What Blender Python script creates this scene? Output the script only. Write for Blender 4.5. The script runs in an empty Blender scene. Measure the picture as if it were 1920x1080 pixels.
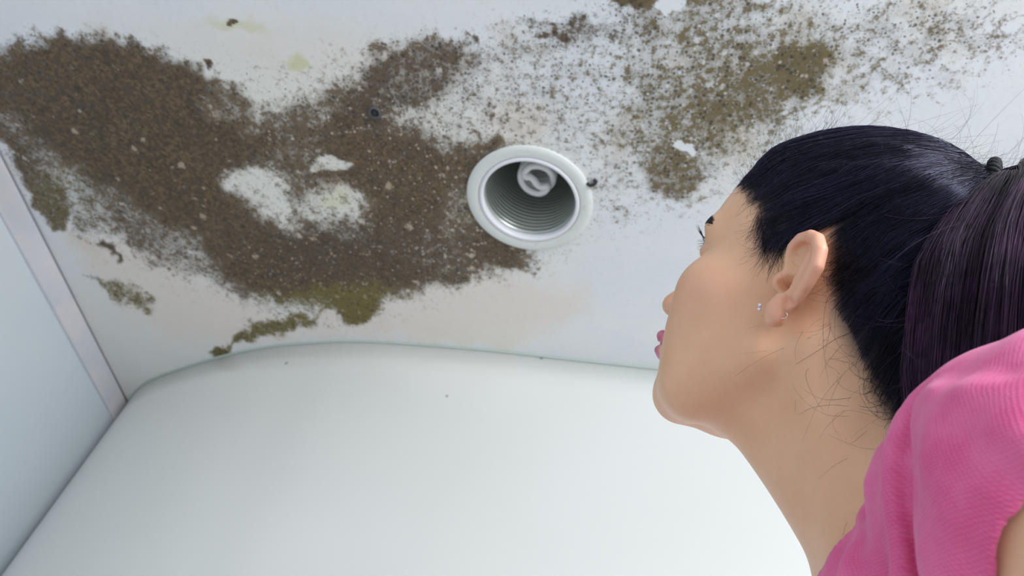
import bpy, math, random
import numpy as np
from mathutils import Matrix, Vector
C = bpy.context.scene
COL = C.collection
rng = np.random.default_rng(7)

# ------------------------------------------------------------------ camera
F = 1280.0                                   # focal length in pixels of the 1920 px wide frame
Zc = np.array([330.0, -1225.0, F]); Zc /= np.linalg.norm(Zc)          # world up seen from the camera
Xc = np.array([1.0, 0, 0]) - Zc[0]*Zc; Xc /= np.linalg.norm(Xc)
Yc = np.cross(Zc, Xc)
B = np.stack([Xc, Yc, Zc])                   # camera (right, down, forward) -> world axes
CZ = 1.33                                    # camera height
CAM = np.array([0.0, 0.0, CZ])
cam = bpy.data.objects.new('camera', bpy.data.cameras.new('camera')); COL.objects.link(cam)
r, d, fw = B @ [1, 0, 0], B @ [0, 1, 0], B @ [0, 0, 1]
M = Matrix.Identity(4)
for i in range(3):
    M[i][0] = r[i]; M[i][1] = -d[i]; M[i][2] = -fw[i]; M[i][3] = CAM[i]
cam.matrix_world = M
cam.data.sensor_width = 36; cam.data.lens = F/1920*36
cam.data.clip_start = 0.01
cam.data.dof.use_dof = True
cam.data.dof.focus_distance = 0.43
cam.data.dof.aperture_fstop = 11
C.camera = cam

# ------------------------------------------------------------------ world, light, exposure
w = bpy.data.worlds.new('daylight'); C.world = w; w.use_nodes = True
bg = w.node_tree.nodes['Background']
bg.inputs[0].default_value = (0.90, 0.95, 1.0, 1); bg.inputs[1].default_value = 0.60
def area(name, loc, aim, sx, sy, power, col):
    l = bpy.data.lights.new(name, 'AREA'); l.shape = 'RECTANGLE'; l.size = sx; l.size_y = sy
    l.energy = power; l.color = col
    o = bpy.data.objects.new(name, l); COL.objects.link(o); o.location = loc
    o.rotation_euler = (Vector(aim)-Vector(loc)).to_track_quat('-Z', 'Y').to_euler()
    return o
area('window_light', (1.0, -.65, 2.12), (0.2, 0.25, 1.55), 0.7, 0.7, 20, (0.95, 0.97, 1.0))
C.view_settings.view_transform = 'Standard'; C.view_settings.look = 'None'
C.view_settings.gamma = 1; C.view_settings.exposure = 0.78

# ------------------------------------------------------------------ helpers
def px_dir(px, py):                          # direction of a pixel's ray in the world
    return B @ np.array([(px-960)/F, (py-540)/F, 1.0])
def tag(o, label=None, cat=None, group=None, kind=None):
    if label: o['label'] = label
    if cat: o['category'] = cat
    if group: o['group'] = group
    if kind: o['kind'] = kind
    return o
def mat(name, col=(.8, .8, .8), rough=.5, metal=0, **kw):
    m = bpy.data.materials.new(name); m.use_nodes = True
    p = m.node_tree.nodes['Principled BSDF']
    p.inputs['Base Color'].default_value = (*col, 1); p.inputs['Roughness'].default_value = rough
    p.inputs['Metallic'].default_value = metal
    for k, v in kw.items(): p.inputs[k.replace('_', ' ')].default_value = v
    return m
class NT:
    def __init__(s, m): s.t = m.node_tree; s.p = s.t.nodes['Principled BSDF']
    def n(s, typ, **kw):
        o = s.t.nodes.new(typ)
        for k, v in kw.items(): setattr(o, k, v)
        return o
    def l(s, a, b): s.t.links.new(a, b)
    def put(s, inp, v):
        if hasattr(v, 'links') or isinstance(v, bpy.types.NodeSocket): s.l(v, inp)
        elif v is not None: inp.default_value = v
    def math(s, op, a, b=None, c=None, clamp=False):
        o = s.n('ShaderNodeMath', operation=op, use_clamp=clamp)
        s.put(o.inputs[0], a); s.put(o.inputs[1], b); s.put(o.inputs[2], c)
        return o.outputs[0]
    def noise(s, vec, scale, detail=4, rough=.6, dist=0):
        o = s.n('ShaderNodeTexNoise'); s.l(vec, o.inputs['Vector'])
        o.inputs['Scale'].default_value = scale; o.inputs['Detail'].default_value = detail
        o.inputs['Roughness'].default_value = rough; o.inputs['Distortion'].default_value = dist
        return o.outputs['Fac']
    def ramp(s, v, a, b, lo=0., hi=1.):                      # smooth step
        o = s.n('ShaderNodeMapRange', interpolation_type='SMOOTHSTEP')
        s.put(o.inputs['Value'], v); s.put(o.inputs['From Min'], a); s.put(o.inputs['From Max'], b)
        s.put(o.inputs['To Min'], lo); s.put(o.inputs['To Max'], hi)
        return o.outputs[0]
    def mix(s, f, a, b, mode='MIX'):
        o = s.n('ShaderNodeMix', data_type='RGBA', blend_type=mode)
        s.put(o.inputs[0], f)
        for i, v in ((6, a), (7, b)):
            if isinstance(v, tuple): o.inputs[i].default_value = (*v, 1)
            else: s.l(v, o.inputs[i])
        return o.outputs[2]
    def attr(s, name): return s.n('ShaderNodeAttribute', attribute_name=name).outputs['Fac']
    def bump(s, h, dist, strength=1.):
        o = s.n('ShaderNodeBump'); s.l(h, o.inputs['Height']); o.inputs['Distance'].default_value = dist
        o.inputs['Strength'].default_value = strength
        s.l(o.outputs[0], s.p.inputs['Normal'])
def mesh(name, V, Fc, m=None, parent=None, smooth=True):
    V = np.asarray(V, float); me = bpy.data.meshes.new(name)
    if isinstance(Fc, np.ndarray):
        k = Fc.shape[1]
        me.vertices.add(len(V)); me.vertices.foreach_set('co', V.ravel())
        me.loops.add(Fc.size); me.loops.foreach_set('vertex_index', Fc.ravel().astype(np.int32))
        me.polygons.add(len(Fc)); me.polygons.foreach_set('loop_start', np.arange(0, Fc.size, k, dtype=np.int32))
        me.update(calc_edges=True)
    else: me.from_pydata(V.tolist(), [], Fc)
    me.validate()
    if smooth: me.polygons.foreach_set('use_smooth', np.ones(len(me.polygons), bool))
    me.update()
    if m: me.materials.append(m)
    o = bpy.data.objects.new(name, me); COL.objects.link(o)
    if parent: o.parent = parent
    return o
def set_attr(o, name, a):
    at = o.data.attributes.new(name, 'FLOAT', 'POINT'); at.data.foreach_set('value', np.asarray(a, np.float32))
def lathe(prof, seg=96):                     # closed or open profile of (r, z) turned round z
    n = len(prof); V = []; Fc = []
    for j in range(seg):
        a = 2*math.pi*j/seg
        for (rr, zz) in prof: V.append((rr*math.cos(a), rr*math.sin(a), zz))
    for j in range(seg):
        k = (j+1) % seg
        for i in range(n-1): Fc.append((j*n+i, k*n+i, k*n+i+1, j*n+i+1))
    return V, Fc
def sweep(P, R, seg=12, cap=True):           # tube along points P with radii R
    P = np.asarray(P, float); n = len(P); R = np.broadcast_to(R, n)
    T = np.gradient(P, axis=0); T /= np.linalg.norm(T, axis=1)[:, None]
    up = np.array([0, 0, 1.]) if abs(T[0][2]) < .9 else np.array([1., 0, 0])
    u = np.cross(T[0], up); u /= np.linalg.norm(u); V = []; Fc = []
    for i in range(n):
        u = u - (u@T[i])*T[i]; u /= np.linalg.norm(u); v = np.cross(T[i], u)
        for j in range(seg):
            a = 2*math.pi*j/seg; V.append(P[i]+R[i]*(math.cos(a)*u+math.sin(a)*v))
    for i in range(n-1):
        for j in range(seg):
            k = (j+1) % seg; Fc.append((i*seg+j, i*seg+k, (i+1)*seg+k, (i+1)*seg+j))
    if cap: Fc.append(tuple(range(seg))[::-1]); Fc.append(tuple((n-1)*seg+j for j in range(seg)))
    return V, Fc
def strands(P, R, k=3):                      # P (N,S,3), R (N,S): thin tubes, all in one array
    N, S, _ = P.shape
    T = np.gradient(P, axis=1); T /= np.linalg.norm(T, axis=2)[..., None]+1e-12
    ref = rng.normal(size=(N, 1, 3)); u = np.cross(T, np.broadcast_to(ref, T.shape)); u /= np.linalg.norm(u, axis=2)[..., None]+1e-12
    v = np.cross(T, u); V = np.empty((N, S, k, 3))
    for j in range(k):
        a = 2*math.pi*j/k; V[:, :, j] = P+R[..., None]*(math.cos(a)*u+math.sin(a)*v)
    idx = np.arange(N*S*k).reshape(N, S, k); Q = []
    for j in range(k):
        a = idx[:, :, j]; b = idx[:, :, (j+1) % k]
        Q.append(np.stack([a[:, :-1], b[:, :-1], b[:, 1:], a[:, 1:]], -1).reshape(-1, 4))
    return V.reshape(-1, 3), np.concatenate(Q)
def smooth_curve(P, n):                      # Catmull-Rom through points
    P = np.asarray(P, float); P = np.vstack([2*P[0]-P[1], P, 2*P[-1]-P[-2]]); m = len(P)-3
    t = np.linspace(0, m-1e-9, n); i = t.astype(int); f_ = (t-i)[:, None]
    a, b, c, d_ = P[i], P[i+1], P[i+2], P[i+3]
    return .5*(2*b+(c-a)*f_+(2*a-5*b+4*c-d_)*f_**2+(3*b-a-3*c+d_)*f_**3)
def join(parts):
    V = []; Fc = []; o = 0
    for v, f_ in parts:
        V += [tuple(p) for p in v]; Fc += [tuple(i+o for i in q) for q in f_]; o += len(v)
    return V, Fc

# signed distance shapes (centimetres), x, y, z as arrays in P (n,3)
def s_sph(P, c, r_): return np.linalg.norm(P-np.array(c, float), axis=1)-r_
def s_ell(P, c, r_, R_=None):
    q = P-np.array(c, float)
    if R_ is not None: q = q@R_
    r_ = np.array(r_, float); k0 = np.linalg.norm(q/r_, axis=1); k1 = np.linalg.norm(q/r_**2, axis=1)+1e-9
    return k0*(k0-1)/k1
def s_cap(P, a, b, ra, rb=None):
    a = np.array(a, float); b = np.array(b, float); rb = ra if rb is None else rb
    ab = b-a; t = np.clip(((P-a)@ab)/(ab@ab), 0, 1)
    return np.linalg.norm(P-a-t[:, None]*ab, axis=1)-(ra+(rb-ra)*t)
def s_chain(P, pts, rad, k=0.0):
    d_ = None
    for i in range(len(pts)-1):
        e = s_cap(P, pts[i], pts[i+1], rad[i], rad[i+1]); d_ = e if d_ is None else (np.minimum(d_, e) if k == 0 else smin(d_, e, k))
    return d_
def smin(a, b, k): h = np.maximum(k-np.abs(a-b), 0)/k; return np.minimum(a, b)-h*h*k*.25
def smax(a, b, k): return -smin(-a, -b, k)
def s_poly(x, y, pts):                       # 2D signed distance to a polygon
    pts = np.asarray(pts, float); d_ = np.full(x.shape, 1e9); s = np.ones(x.shape)
    n = len(pts)
    for i in range(n):
        a = pts[i]; b = pts[i-1]; e = b-a; wx = x-a[0]; wy = y-a[1]
        t = np.clip((wx*e[0]+wy*e[1])/(e@e), 0, 1); d_ = np.minimum(d_, (wx-e[0]*t)**2+(wy-e[1]*t)**2)
        c1 = y >= a[1]; c2 = y < b[1]; c3 = e[0]*wy > e[1]*wx
        s = np.where((c1 & c2 & c3) | (~c1 & ~c2 & ~c3), -s, s)
    return s*np.sqrt(d_)
def surface(fn, lo, hi, h, L=3):             # surface nets on a sparse grid: quads of the zero level of fn
    lo = np.array(lo, float); hi = np.array(hi, float); H = h*2**L
    n = np.ceil((hi-lo)/H).astype(int)
    g = np.stack(np.meshgrid(*[np.arange(k) for k in n], indexing='ij'), -1).reshape(-1, 3)
    for lev in range(L, -1, -1):
        hh = h*2**lev; d_ = fn(lo+(g+.5)*hh); g = g[np.abs(d_) < (1.35*hh if lev else 1.15*hh)]
        if lev: g = (g[:, None]*2+np.array([(i, j, k) for i in (0, 1) for j in (0, 1) for k in (0, 1)])).reshape(-1, 3)
    K = 1 << 20
    def key(a): a = a+1; return (a[:, 0]*K+a[:, 1])*K+a[:, 2]
    off = np.array([(i, j, k) for i in (0, 1) for j in (0, 1) for k in (0, 1)])
    ck = key(g); o = np.argsort(ck); g = g[o]; ck = ck[o]
    cor = (g[:, None]+off).reshape(-1, 3); uk, ui, inv = np.unique(key(cor), return_index=True, return_inverse=True)
    cp = cor[ui]; cd = fn(lo+cp*h); inv = inv.reshape(-1, 8); D = cd[inv]
    acc = np.zeros((len(g), 3)); cnt = np.zeros(len(g))
    for a in range(8):
        for ax, bit in ((0, 4), (1, 2), (2, 1)):
            if a & bit: continue
            b = a | bit; cr = (D[:, a] < 0) != (D[:, b] < 0)
            t = np.where(cr, D[:, a]/np.where(cr, D[:, a]-D[:, b], 1), 0)
            p = off[a]+t[:, None]*(off[b]-off[a]); acc += np.where(cr[:, None], p, 0); cnt += cr
    ok = cnt > 0; vid = np.cumsum(ok)-1; V = lo+(g[ok]+acc[ok]/cnt[ok][:, None])*h
    Q = []
    for ax in range(3):
        e = np.zeros(3, int); e[ax] = 1; bx = (ax+1) % 3; by = (ax+2) % 3
        eb = np.zeros(3, int); eb[bx] = 1; ec = np.zeros(3, int); ec[by] = 1
        k2 = key(cp+e); j = np.searchsorted(uk, k2); j[j >= len(uk)] = 0; has = uk[j] == k2
        s0 = cd < 0; s1 = cd[j] < 0; c = has & (s0 != s1); p = cp[c]; inside = s0[c]; qs = []; good = np.ones(len(p), bool)
        for dlt in (-eb-ec, -ec, 0*e, -eb):
            kk = key(p+dlt); i = np.searchsorted(ck, kk); i[i >= len(ck)] = 0; good &= ck[i] == kk; qs.append(vid[i])
        q = np.stack(qs, 1); q[~inside] = q[~inside][:, ::-1]; Q.append(q[good])
    Q = np.concatenate(Q)
    return V, Q

# ------------------------------------------------------------------ room
H = 0.92; ZT = CZ+H                          # ceiling height
def on_ceiling(px, py):
    d_ = px_dir(px, py); return CAM+d_*(H/d_[2])
def to_px(P):                                # where a world point sits in the photograph
    c = (np.asarray(P)-CAM)@B; return 960+F*c[:, 0]/c[:, 2], 540+F*c[:, 1]/c[:, 2]

m_paint = mat('left_wall_paint', (.62, .67, .70), .55)
n = NT(m_paint); tc = n.n('ShaderNodeTexCoord').outputs['Object']
n.l(n.mix(n.ramp(n.noise(tc, 1.7, 5), .35, .7), (.66, .73, .79), (.72, .775, .81)), n.p.inputs['Base Color'])
n.bump(n.noise(tc, 220, 3), .0004, .3)
m_band = mat('band_paint', (.62, .60, .63), .6)
n = NT(m_band); tc = n.n('ShaderNodeTexCoord').outputs['Object']
n.l(n.mix(n.ramp(n.noise(tc, 9, 6, .65), .35, .7), (.64, .665, .72), (.75, .715, .73)), n.p.inputs['Base Color'])
n.bump(n.noise(tc, 150, 4), .0006, .4)
m_back = mat('back_wall_gloss', (.74, .75, .71), .28)
n = NT(m_back); tc = n.n('ShaderNodeTexCoord').outputs['Object']
colb = n.mix(n.ramp(n.noise(tc, 1.3, 3), .3, .7), (.73, .745, .71), (.76, .77, .745))
def back_hit(px, py, y0):
    d_ = px_dir(px, py); return CAM+d_*(y0/d_[1])
for q, rr in (((537, 681, 1.155), .0022), ((838, 743, 1.09), .0016), ((1015, 672, 1.08), .002)):
    vm = n.n('ShaderNodeVectorMath', operation='DISTANCE'); n.l(tc, vm.inputs[0]); vm.inputs[1].default_value = back_hit(*q)
    colb = n.mix(n.ramp(vm.outputs['Value'], rr, rr*2.6, .8, 0.), colb, (.22, .22, .2))
n.l(colb, n.p.inputs['Base Color'])
m_seal = mat('seam_sealant', (.46, .53, .49), .5)
m_floor = mat('floor_tile', (.62, .62, .62), .4)

def box(x0, x1, y0, y1, z0, z1):
    V = [(x, y, z) for x in (x0, x1) for y in (y0, y1) for z in (z0, z1)]
    return V, [(0, 1, 3, 2), (4, 6, 7, 5), (0, 4, 5, 1), (2, 3, 7, 6), (0, 2, 6, 4), (1, 5, 7, 3)]
tag(mesh('floor', *box(-1.6, 2.6, -2.6, 1.8, -.05, 0), m_floor, smooth=False), kind='structure')

# left wall: runs straight away from the camera side, painted band under the ceiling
def xl(y): return -1.162-.0955*(y-.711)
def prism(pts, z0, z1):
    k = len(pts); V = [(x, y, z0) for x, y in pts]+[(x, y, z1) for x, y in pts]
    return V, [tuple(range(k))[::-1], tuple(range(k, 2*k))]+[(i, (i+1) % k, k+(i+1) % k, k+i) for i in range(k)]
ya, yb = -2.6, 1.56
tag(mesh('wall_left', *prism([(xl(ya)-.009, ya), (xl(ya)-.08, ya), (xl(yb)-.08, yb), (xl(yb)-.009, yb)], 0, ZT-.001), m_paint, smooth=False), kind='structure')
def band_prof():
    pr = [(-.009, ZT-.058), (-.001, ZT-.058), (.001, ZT-.056), (.001, ZT-.004), (-.002, ZT-.001), (-.009, ZT-.001)]
    k = len(pr); V = []
    for y in (ya, yb-.03): V += [(xl(y)+a, y, z) for a, z in pr]
    return V, [tuple(range(k)), tuple(range(k, 2*k))[::-1]]+[(i, k+i, k+(i+1) % k, (i+1) % k) for i in range(k)]
tag(mesh('trim_1', *band_prof(), m_band, smooth=False), kind='structure')
tag(mesh('corner_shade_line', *sweep([(xl(y)+.0015, y, ZT-.0015) for y in np.linspace(ya, 1.515, 30)], .0012, 6), mat('painted_corner_shade', (.33, .34, .38), .8), smooth=True), kind='structure')  # dark line along the corner gap, its shade put into the colour

# back wall: flat on the right, sweeping away in a long curve to the far left corner
cv = smooth_curve([(-1.30, 1.60), (-1.239, 1.517), (-1.165, 1.43), (-1.085, 1.366), (-.902, 1.258), (-.745, 1.183), (-.606, 1.138), (-.478, 1.11),
                   (-.24, 1.086), (-.06, 1.077), (.113, 1.068), (.6, 1.044), (1.4, 1.005), (2.6, .946)], 160)
k = len(cv); zs = np.linspace(0, ZT-.0005, 30)
V = [(x, y, z) for z in zs for x, y in cv]+[(x+.02, y+.09, z) for z in zs for x, y in cv]
m_ = len(zs); Fc = [(i*k+j, i*k+j+1, (i+1)*k+j+1, (i+1)*k+j) for i in range(m_-1) for j in range(k-1)]
o_ = m_*k; Fc += [(o_+a, o_+d_, o_+c, o_+b) for a, b, c, d_ in Fc]
Fc += [(j, o_+j, o_+j+1, j+1) for j in range(k-1)]+[((m_-1)*k+j, (m_-1)*k+j+1, o_+(m_-1)*k+j+1, o_+(m_-1)*k+j) for j in range(k-1)]
tag(mesh('wall_back', V, Fc, m_back), kind='structure')
tag(mesh('trim_2', *sweep([(x, y-.001, ZT-.0018) for x, y in cv[9:]], .0032, 8), m_seal), kind='structure')

# ceiling with the mould; growth is a property of each spot of the plaster
LX, LY, LR = -.142, .686, .1065
def dense(a, b, lo, hi, st, co):
    return np.unique(np.round(np.concatenate([np.arange(a, lo, co), np.arange(lo, hi, st), np.arange(hi, b+co, co)]), 5))
gx = dense(-1.30, 2.5, -1.27, .80, .004, .1); gy = dense(-2.6, 1.70, .20, 1.62, .004, .1)
GX, GY = np.meshgrid(gx, gy, indexing='ij'); nx, ny = GX.shape
PX, PY = to_px(np.stack([GX.ravel(), GY.ravel(), np.full(GX.size, ZT)], 1))
bad = GY.ravel() < .05; PX = np.where(bad, 5000, PX); PY = np.where(bad, -3000, PY)
def lattice(sc, seed):                       # smooth random field with cells of sc pixels
    g_ = np.random.default_rng(seed).random((220, 220)); x = np.clip(PX/sc+20, 0, 217.9); y = np.clip(PY/sc+20, 0, 217.9)
    i = x.astype(int); j = y.astype(int); u = x-i; v = y-j; u = u*u*(3-2*u); v = v*v*(3-2*v)
    return (g_[i, j]*(1-u)*(1-v)+g_[i+1, j]*u*(1-v)+g_[i, j+1]*(1-u)*v+g_[i+1, j+1]*u*v)-.5
w1, w2 = [20*lattice(70, q)+18*lattice(28, q+5)+14*lattice(13, q+9) for q in (1, 2)]; PX = PX+w1; PY = PY+w2
def soft(poly, fe):                          # 1 inside, fading over fe pixels
    t = np.clip(.5-s_poly(PX, PY, poly)/fe, 0, 1); return t*t*(3-2*t)
def oval(cx, cy, rx, ry, a, fe=.5):
    c, s = math.cos(math.radians(a)), math.sin(math.radians(a)); u = ((PX-cx)*c+(PY-cy)*s)/rx; v = (-(PX-cx)*s+(PY-cy)*c)/ry
    t = np.clip((1-np.hypot(u, v))/fe+.5, 0, 1); return t*t*(3-2*t)
D = np.full(PX.shape, .0); 
def over(mask, val):
    global D; D = D*(1-mask)+val*mask
over(soft([(-300, 20), (0, 60), (200, 60), (420, 110), (700, 60), (900, 40), (1240, -20), (1900, -30), (1960, 90), (1800, 190), (1560, 240), (1420, 330), (1300, 400), (1130, 460), (1060, 520), (900, 560), (700, 640), (540, 620), (380, 570), (200, 500), (60, 380), (-300, 200)], 140), .30)
over(soft([(680, 110), (900, 70), (1090, 20), (1260, 10), (1290, 260), (1200, 330), (1130, 400), (1100, 290), (960, 270), (780, 250)], 110), .47)
over(soft([(1200, 10), (1480, 0), (1890, -10), (1900, 70), (1790, 150), (1650, 190), (1500, 230), (1420, 200)], 130), .50)
over(soft([(1190, 110), (1270, 70), (1400, 40), (1500, 55), (1570, 100), (1555, 150), (1500, 200), (1450, 250), (1400, 290), (1350, 325), (1290, 385), (1240, 350), (1215, 290), (1160, 220)], 120), .62)
over(oval(1400, 170, 130, 60, -25, .9), .74)
over(oval(1505, 130, 60, 45, -20, .9), .84)
over(oval(1270, 310, 55, 60, 20, .6), .72)
over(oval(1090, 170, 90, 60, 10, 1), .45)
over(soft([(-300, 60), (0, 85), (60, 66), (150, 72), (250, 98), (330, 122), (385, 150), (405, 185), (450, 225), (520, 212), (585, 188), (640, 160), (690, 118), (700, 84), (760, 78), (865, 82), (870, 110), (820, 140), (770, 190), (740, 235), (800, 252), (880, 268), (930, 285), (1000, 400), (1010, 480), (950, 500), (880, 522), (800, 528), (735, 545), (700, 585), (640, 598), (600, 574), (540, 566), (470, 566), (420, 545), (395, 500), (320, 480), (250, 445), (200, 390), (150, 310), (70, 275), (20, 215), (-300, 100)], 70), .86)
over(oval(270, 250, 210, 130, 25, .7), .97)
over(oval(560, 290, 60, 60, 0, .9)*.6, .7)
over(oval(250, 160, 200, 60, 14, .9), .95)
over(oval(740, 350, 110, 70, 20, .9), .90)
over(oval(620, 500, 200, 60, 5, .9), .93)
over(oval(845, 470, 90, 50, 0, .9), .80)
over(oval(860, 400, 30, 60, -10, .9), .70)
over(oval(780, 150, 90, 60, -30, .9), .72)
over(oval(800, 225, 50, 22, 0, .9), .50)
over(oval(560, 215, 90, 22, -12, .9), .68)
over(oval(420, 190, 45, 40, 30, .9), .70)
over(soft([(0, 200), (60, 262), (112, 330), (138, 400), (128, 438), (98, 430), (60, 360), (20, 290), (-20, 230)], 24), .78)
over(soft([(70, 285), (150, 330), (210, 430), (160, 440), (120, 360)], 60), .66); over(oval(270, 430, 110, 34, 38, 1), .70); over(oval(340, 470, 60, 40, 30, 1), .62)
over(soft([(436, 318), (470, 303), (515, 318), (545, 350), (556, 400), (564, 440), (540, 442), (500, 400), (452, 375), (428, 345)], 50), .30)
over(soft([(575, 345), (640, 342), (684, 380), (666, 432), (620, 444), (570, 428), (556, 380)], 60), .50)
over(oval(640, 385, 38, 30, 0, .9), .38)
over(oval(1290, 40, 130, 50, 5, 1), .60); over(oval(1090, 48, 120, 16, 4, .9), .58); over(oval(1350, 8, 130, 12, 0, .9), .62)
for cx, cy, rx, ry, a, v in ((620, 305, 34, 16, 5, .45), (1258, 8, 24, 22, 0, 0.), (1296, 276, 18, 10, 0, .1)): over(oval(cx, cy, rx, ry, a, .25), v)
over(soft([(392, 655), (430, 636), (480, 600), (540, 588), (608, 592), (570, 615), (490, 632), (440, 648), (405, 664)], 22), .80)
over(soft([(394, 652), (425, 640), (436, 655), (404, 664)], 12), .95)
over(soft([(600, 555), (725, 548), (712, 580), (690, 606), (650, 612), (615, 580)], 26), .92)
over(soft([(160, 505), (225, 530), (292, 575), (278, 592), (215, 568), (180, 535)], 26), .66)
over(soft([(188, 448), (200, 446), (242, 486), (236, 494)], 10), .9)
over(soft([(1130, -10), (1235, -10), (1225, 8), (1180, 12)], 8), .9)
for cx, cy in ((1040, 62), (1055, 62), (1024, 66), (386, 116), (1068, 38), (430, 42), (888, 60), (634, 268)): over(oval(cx, cy, 9, 6, 0, .8), .85)
over(oval(905, 292, 40, 14, -30, .9), .85); over(oval(935, 470, 70, 16, 25, .9), .88)
green = np.clip(oval(500, 620, 160, 60, -15, .6)+oval(660, 580, 110, 45, 0, .9)+oval(230, 550, 90, 60, 30, .7)+.5*oval(120, 400, 60, 90, -20, .9)++.5*oval(1400, 160, 320, 220, 0, .9)+.8*oval(560, 112, 28, 18, 20, .8), 0, 1)
pink = np.clip(soft([(120, 430), (240, 440), (400, 530), (560, 590), (740, 560), (900, 520), (1090, 540), (1100, 590), (960, 640), (640, 632), (400, 640), (300, 640), (200, 540)], 60)*.9+.35*oval(560, 90, 300, 50, 6, .9)+.5*oval(970, 230, 60, 40, 0, .9), 0, 1)
warm = np.clip(oval(620, 330, 420, 260, 10, .9)*.8+.5*oval(250, 650, 200, 110, 10, .9)+.9*oval(890, 630, 120, 30, 5, .9), 0, 1)
dark = np.clip(oval(1080, 40, 130, 50, 0, .9)*.8+oval(800, 180, 150, 90, 0, .9)*.6+.5*oval(700, 470, 200, 60, 0, .9), 0, 1)
chipm = np.clip(oval(600, 250, 120, 40, 0, .9)+oval(740, 240, 120, 60, 0, .9)+oval(870, 420, 90, 110, 0, .9)+.8*oval(730, 350, 160, 90, 0, .9)+oval(1370, 170, 230, 150, -20, .9)+.7*oval(600, 500, 220, 70, 0, .9), 0, 1)
yel = .6*oval(560, 112, 26, 16, 15, .9)+.35*oval(440, 48, 60, 12, 5, .9)+.3*oval(630, 380, 24, 16, 0, .9)
V = np.stack([GX.ravel(), GY.ravel(), np.full(GX.size, ZT)], 1)
ii, jj = np.meshgrid(np.arange(nx-1), np.arange(ny-1), indexing='ij'); a = (ii*ny+jj).ravel()
Q = np.stack([a, a+1, a+ny+1, a+ny], 1)      # facing down
cen = V[Q].mean(1); Q = Q[np.hypot(cen[:, 0]-LX, cen[:, 1]-LY) > .09]
m_ceil = mat('mouldy_ceiling_paint', (.8, .8, .8), .75)
n = NT(m_ceil); tc = n.n('ShaderNodeTexCoord').outputs['Object']; Dn = n.attr('mould')
n1 = n.noise(tc, 150, 6, .72); n2 = n.noise(tc, 32, 5, .65, .4); n3 = n.noise(tc, 9, 4, .6)
n4 = n.noise(tc, 420, 3, .6); n5 = n.noise(tc, 75, 5, .7)
nn = n.math('ADD', n.math('MULTIPLY', n1, .42), n.math('ADD', n.math('MULTIPLY', n5, .38), n.math('MULTIPLY', n2, .20)))
thr = n.math('SUBTRACT', .735, n.math('MULTIPLY', Dn, .42))
clump = n.ramp(nn, n.math('SUBTRACT', thr, .06), n.math('ADD', thr, .10))
wash = n.ramp(n.math('ADD', Dn, n.math('ADD', n.math('MULTIPLY', n.math('SUBTRACT', n2, .5), .7), n.math('ADD', n.math('MULTIPLY', n.math('SUBTRACT', n5, .5), 1.5), n.math('MULTIPLY', n.math('SUBTRACT', n1, .5), 1.1)))), .34, .88, 0., .95)
wash = n.math('MAXIMUM', wash, n.ramp(n.math('ADD', Dn, n.math('MULTIPLY', n.math('SUBTRACT', n2, .5), .8)), .30, .95, 0., .72))
vd = n.n('ShaderNodeTexVoronoi'); n.l(tc, vd.inputs['Vector']); vd.inputs['Scale'].default_value = 170
vs = n.n('ShaderNodeSeparateColor'); n.l(vd.outputs['Color'], vs.inputs[0])
dr = n.math('MULTIPLY', n.math('POWER', vs.outputs[0], 2.2), n.ramp(n.math('ADD', Dn, n.math('MULTIPLY', n.math('SUBTRACT', n2, .5), .9)), .22, .75, 0., .50))
dots = n.ramp(n.math('SUBTRACT', n.math('ADD', vd.outputs['Distance'], n.math('MULTIPLY', n.math('SUBTRACT', n1, .5), 1.9)), dr), -.06, .14, 1., 0.)
def chips(scale, pw, mx):
    vor = n.n('ShaderNodeTexVoronoi'); n.l(tc, vor.inputs['Vector']); vor.inputs['Scale'].default_value = scale
    sp = n.n('ShaderNodeSeparateColor'); n.l(vor.outputs['Color'], sp.inputs[0])
    rad = n.math('MULTIPLY', n.math('POWER', sp.outputs[0], pw), mx)
    return n.ramp(n.math('SUBTRACT', n.math('ADD', vor.outputs['Distance'], n.math('MULTIPLY', n.math('SUBTRACT', n5, .5), 1.6)), rad), -.06, .08, .85, 0.)
chip = n.math('MAXIMUM', chips(36, 8., .26), n.math('MULTIPLY', chips(150, 5., .40), n.ramp(n.attr('chip'), 0., 1.)))
base_cov = n.math('MULTIPLY', n.math('MAXIMUM', n.math('MULTIPLY', clump, .93), wash), n.ramp(Dn, .04, .22), clamp=True)
cover = n.math('MULTIPLY', base_cov, n.math('SUBTRACT', 1., chip), clamp=True)
dots = n.math('MULTIPLY', dots, n.math('MULTIPLY', n.math('SUBTRACT', .95, chip), n.ramp(Dn, .08, .34)), clamp=True)
paint = n.mix(n.ramp(n3, .35, .65), (.81, .835, .865), (.85, .865, .875))
paint = n.mix(n.attr('warm'), paint, (.85, .825, .74))
paint = n.mix(n.attr('pink'), paint, (.85, .77, .71))
paint = n.mix(n.ramp(n1, .45, .75, 0., .12), paint, (.5, .47, .42))
paint = n.mix(n.math('MULTIPLY', n.ramp(n3, .5, .7), n.math('MULTIPLY', Dn, 1.2), clamp=True), paint, (.66, .58, .48))
paint = n.mix(n.ramp(Dn, .45, .95, 0., .75), paint, (.36, .25, .15))
paint = n.mix(n.attr('yellow'), paint, (.62, .62, .25))
brown = n.mix(n.ramp(n3, .42, .58), (.090, .048, .015), (.080, .054, .028))
brown = n.mix(n.ramp(n1, .36, .64), n.mix(.5, brown, (.03, .022, .015)), n.mix(.34, brown, (.36, .25, .14)))
brown = n.mix(n.ramp(n5, .36, .60, .80, 0.), brown, (.038, .028, .017))
brown = n.mix(n.math('MULTIPLY', n.attr('green'), .9), brown, n.mix(n1, (.085, .070, .008), (.22, .185, .045)))
brown = n.mix(n.math('MULTIPLY', n.attr('dark'), .6), brown, (.055, .042, .040))
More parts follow.
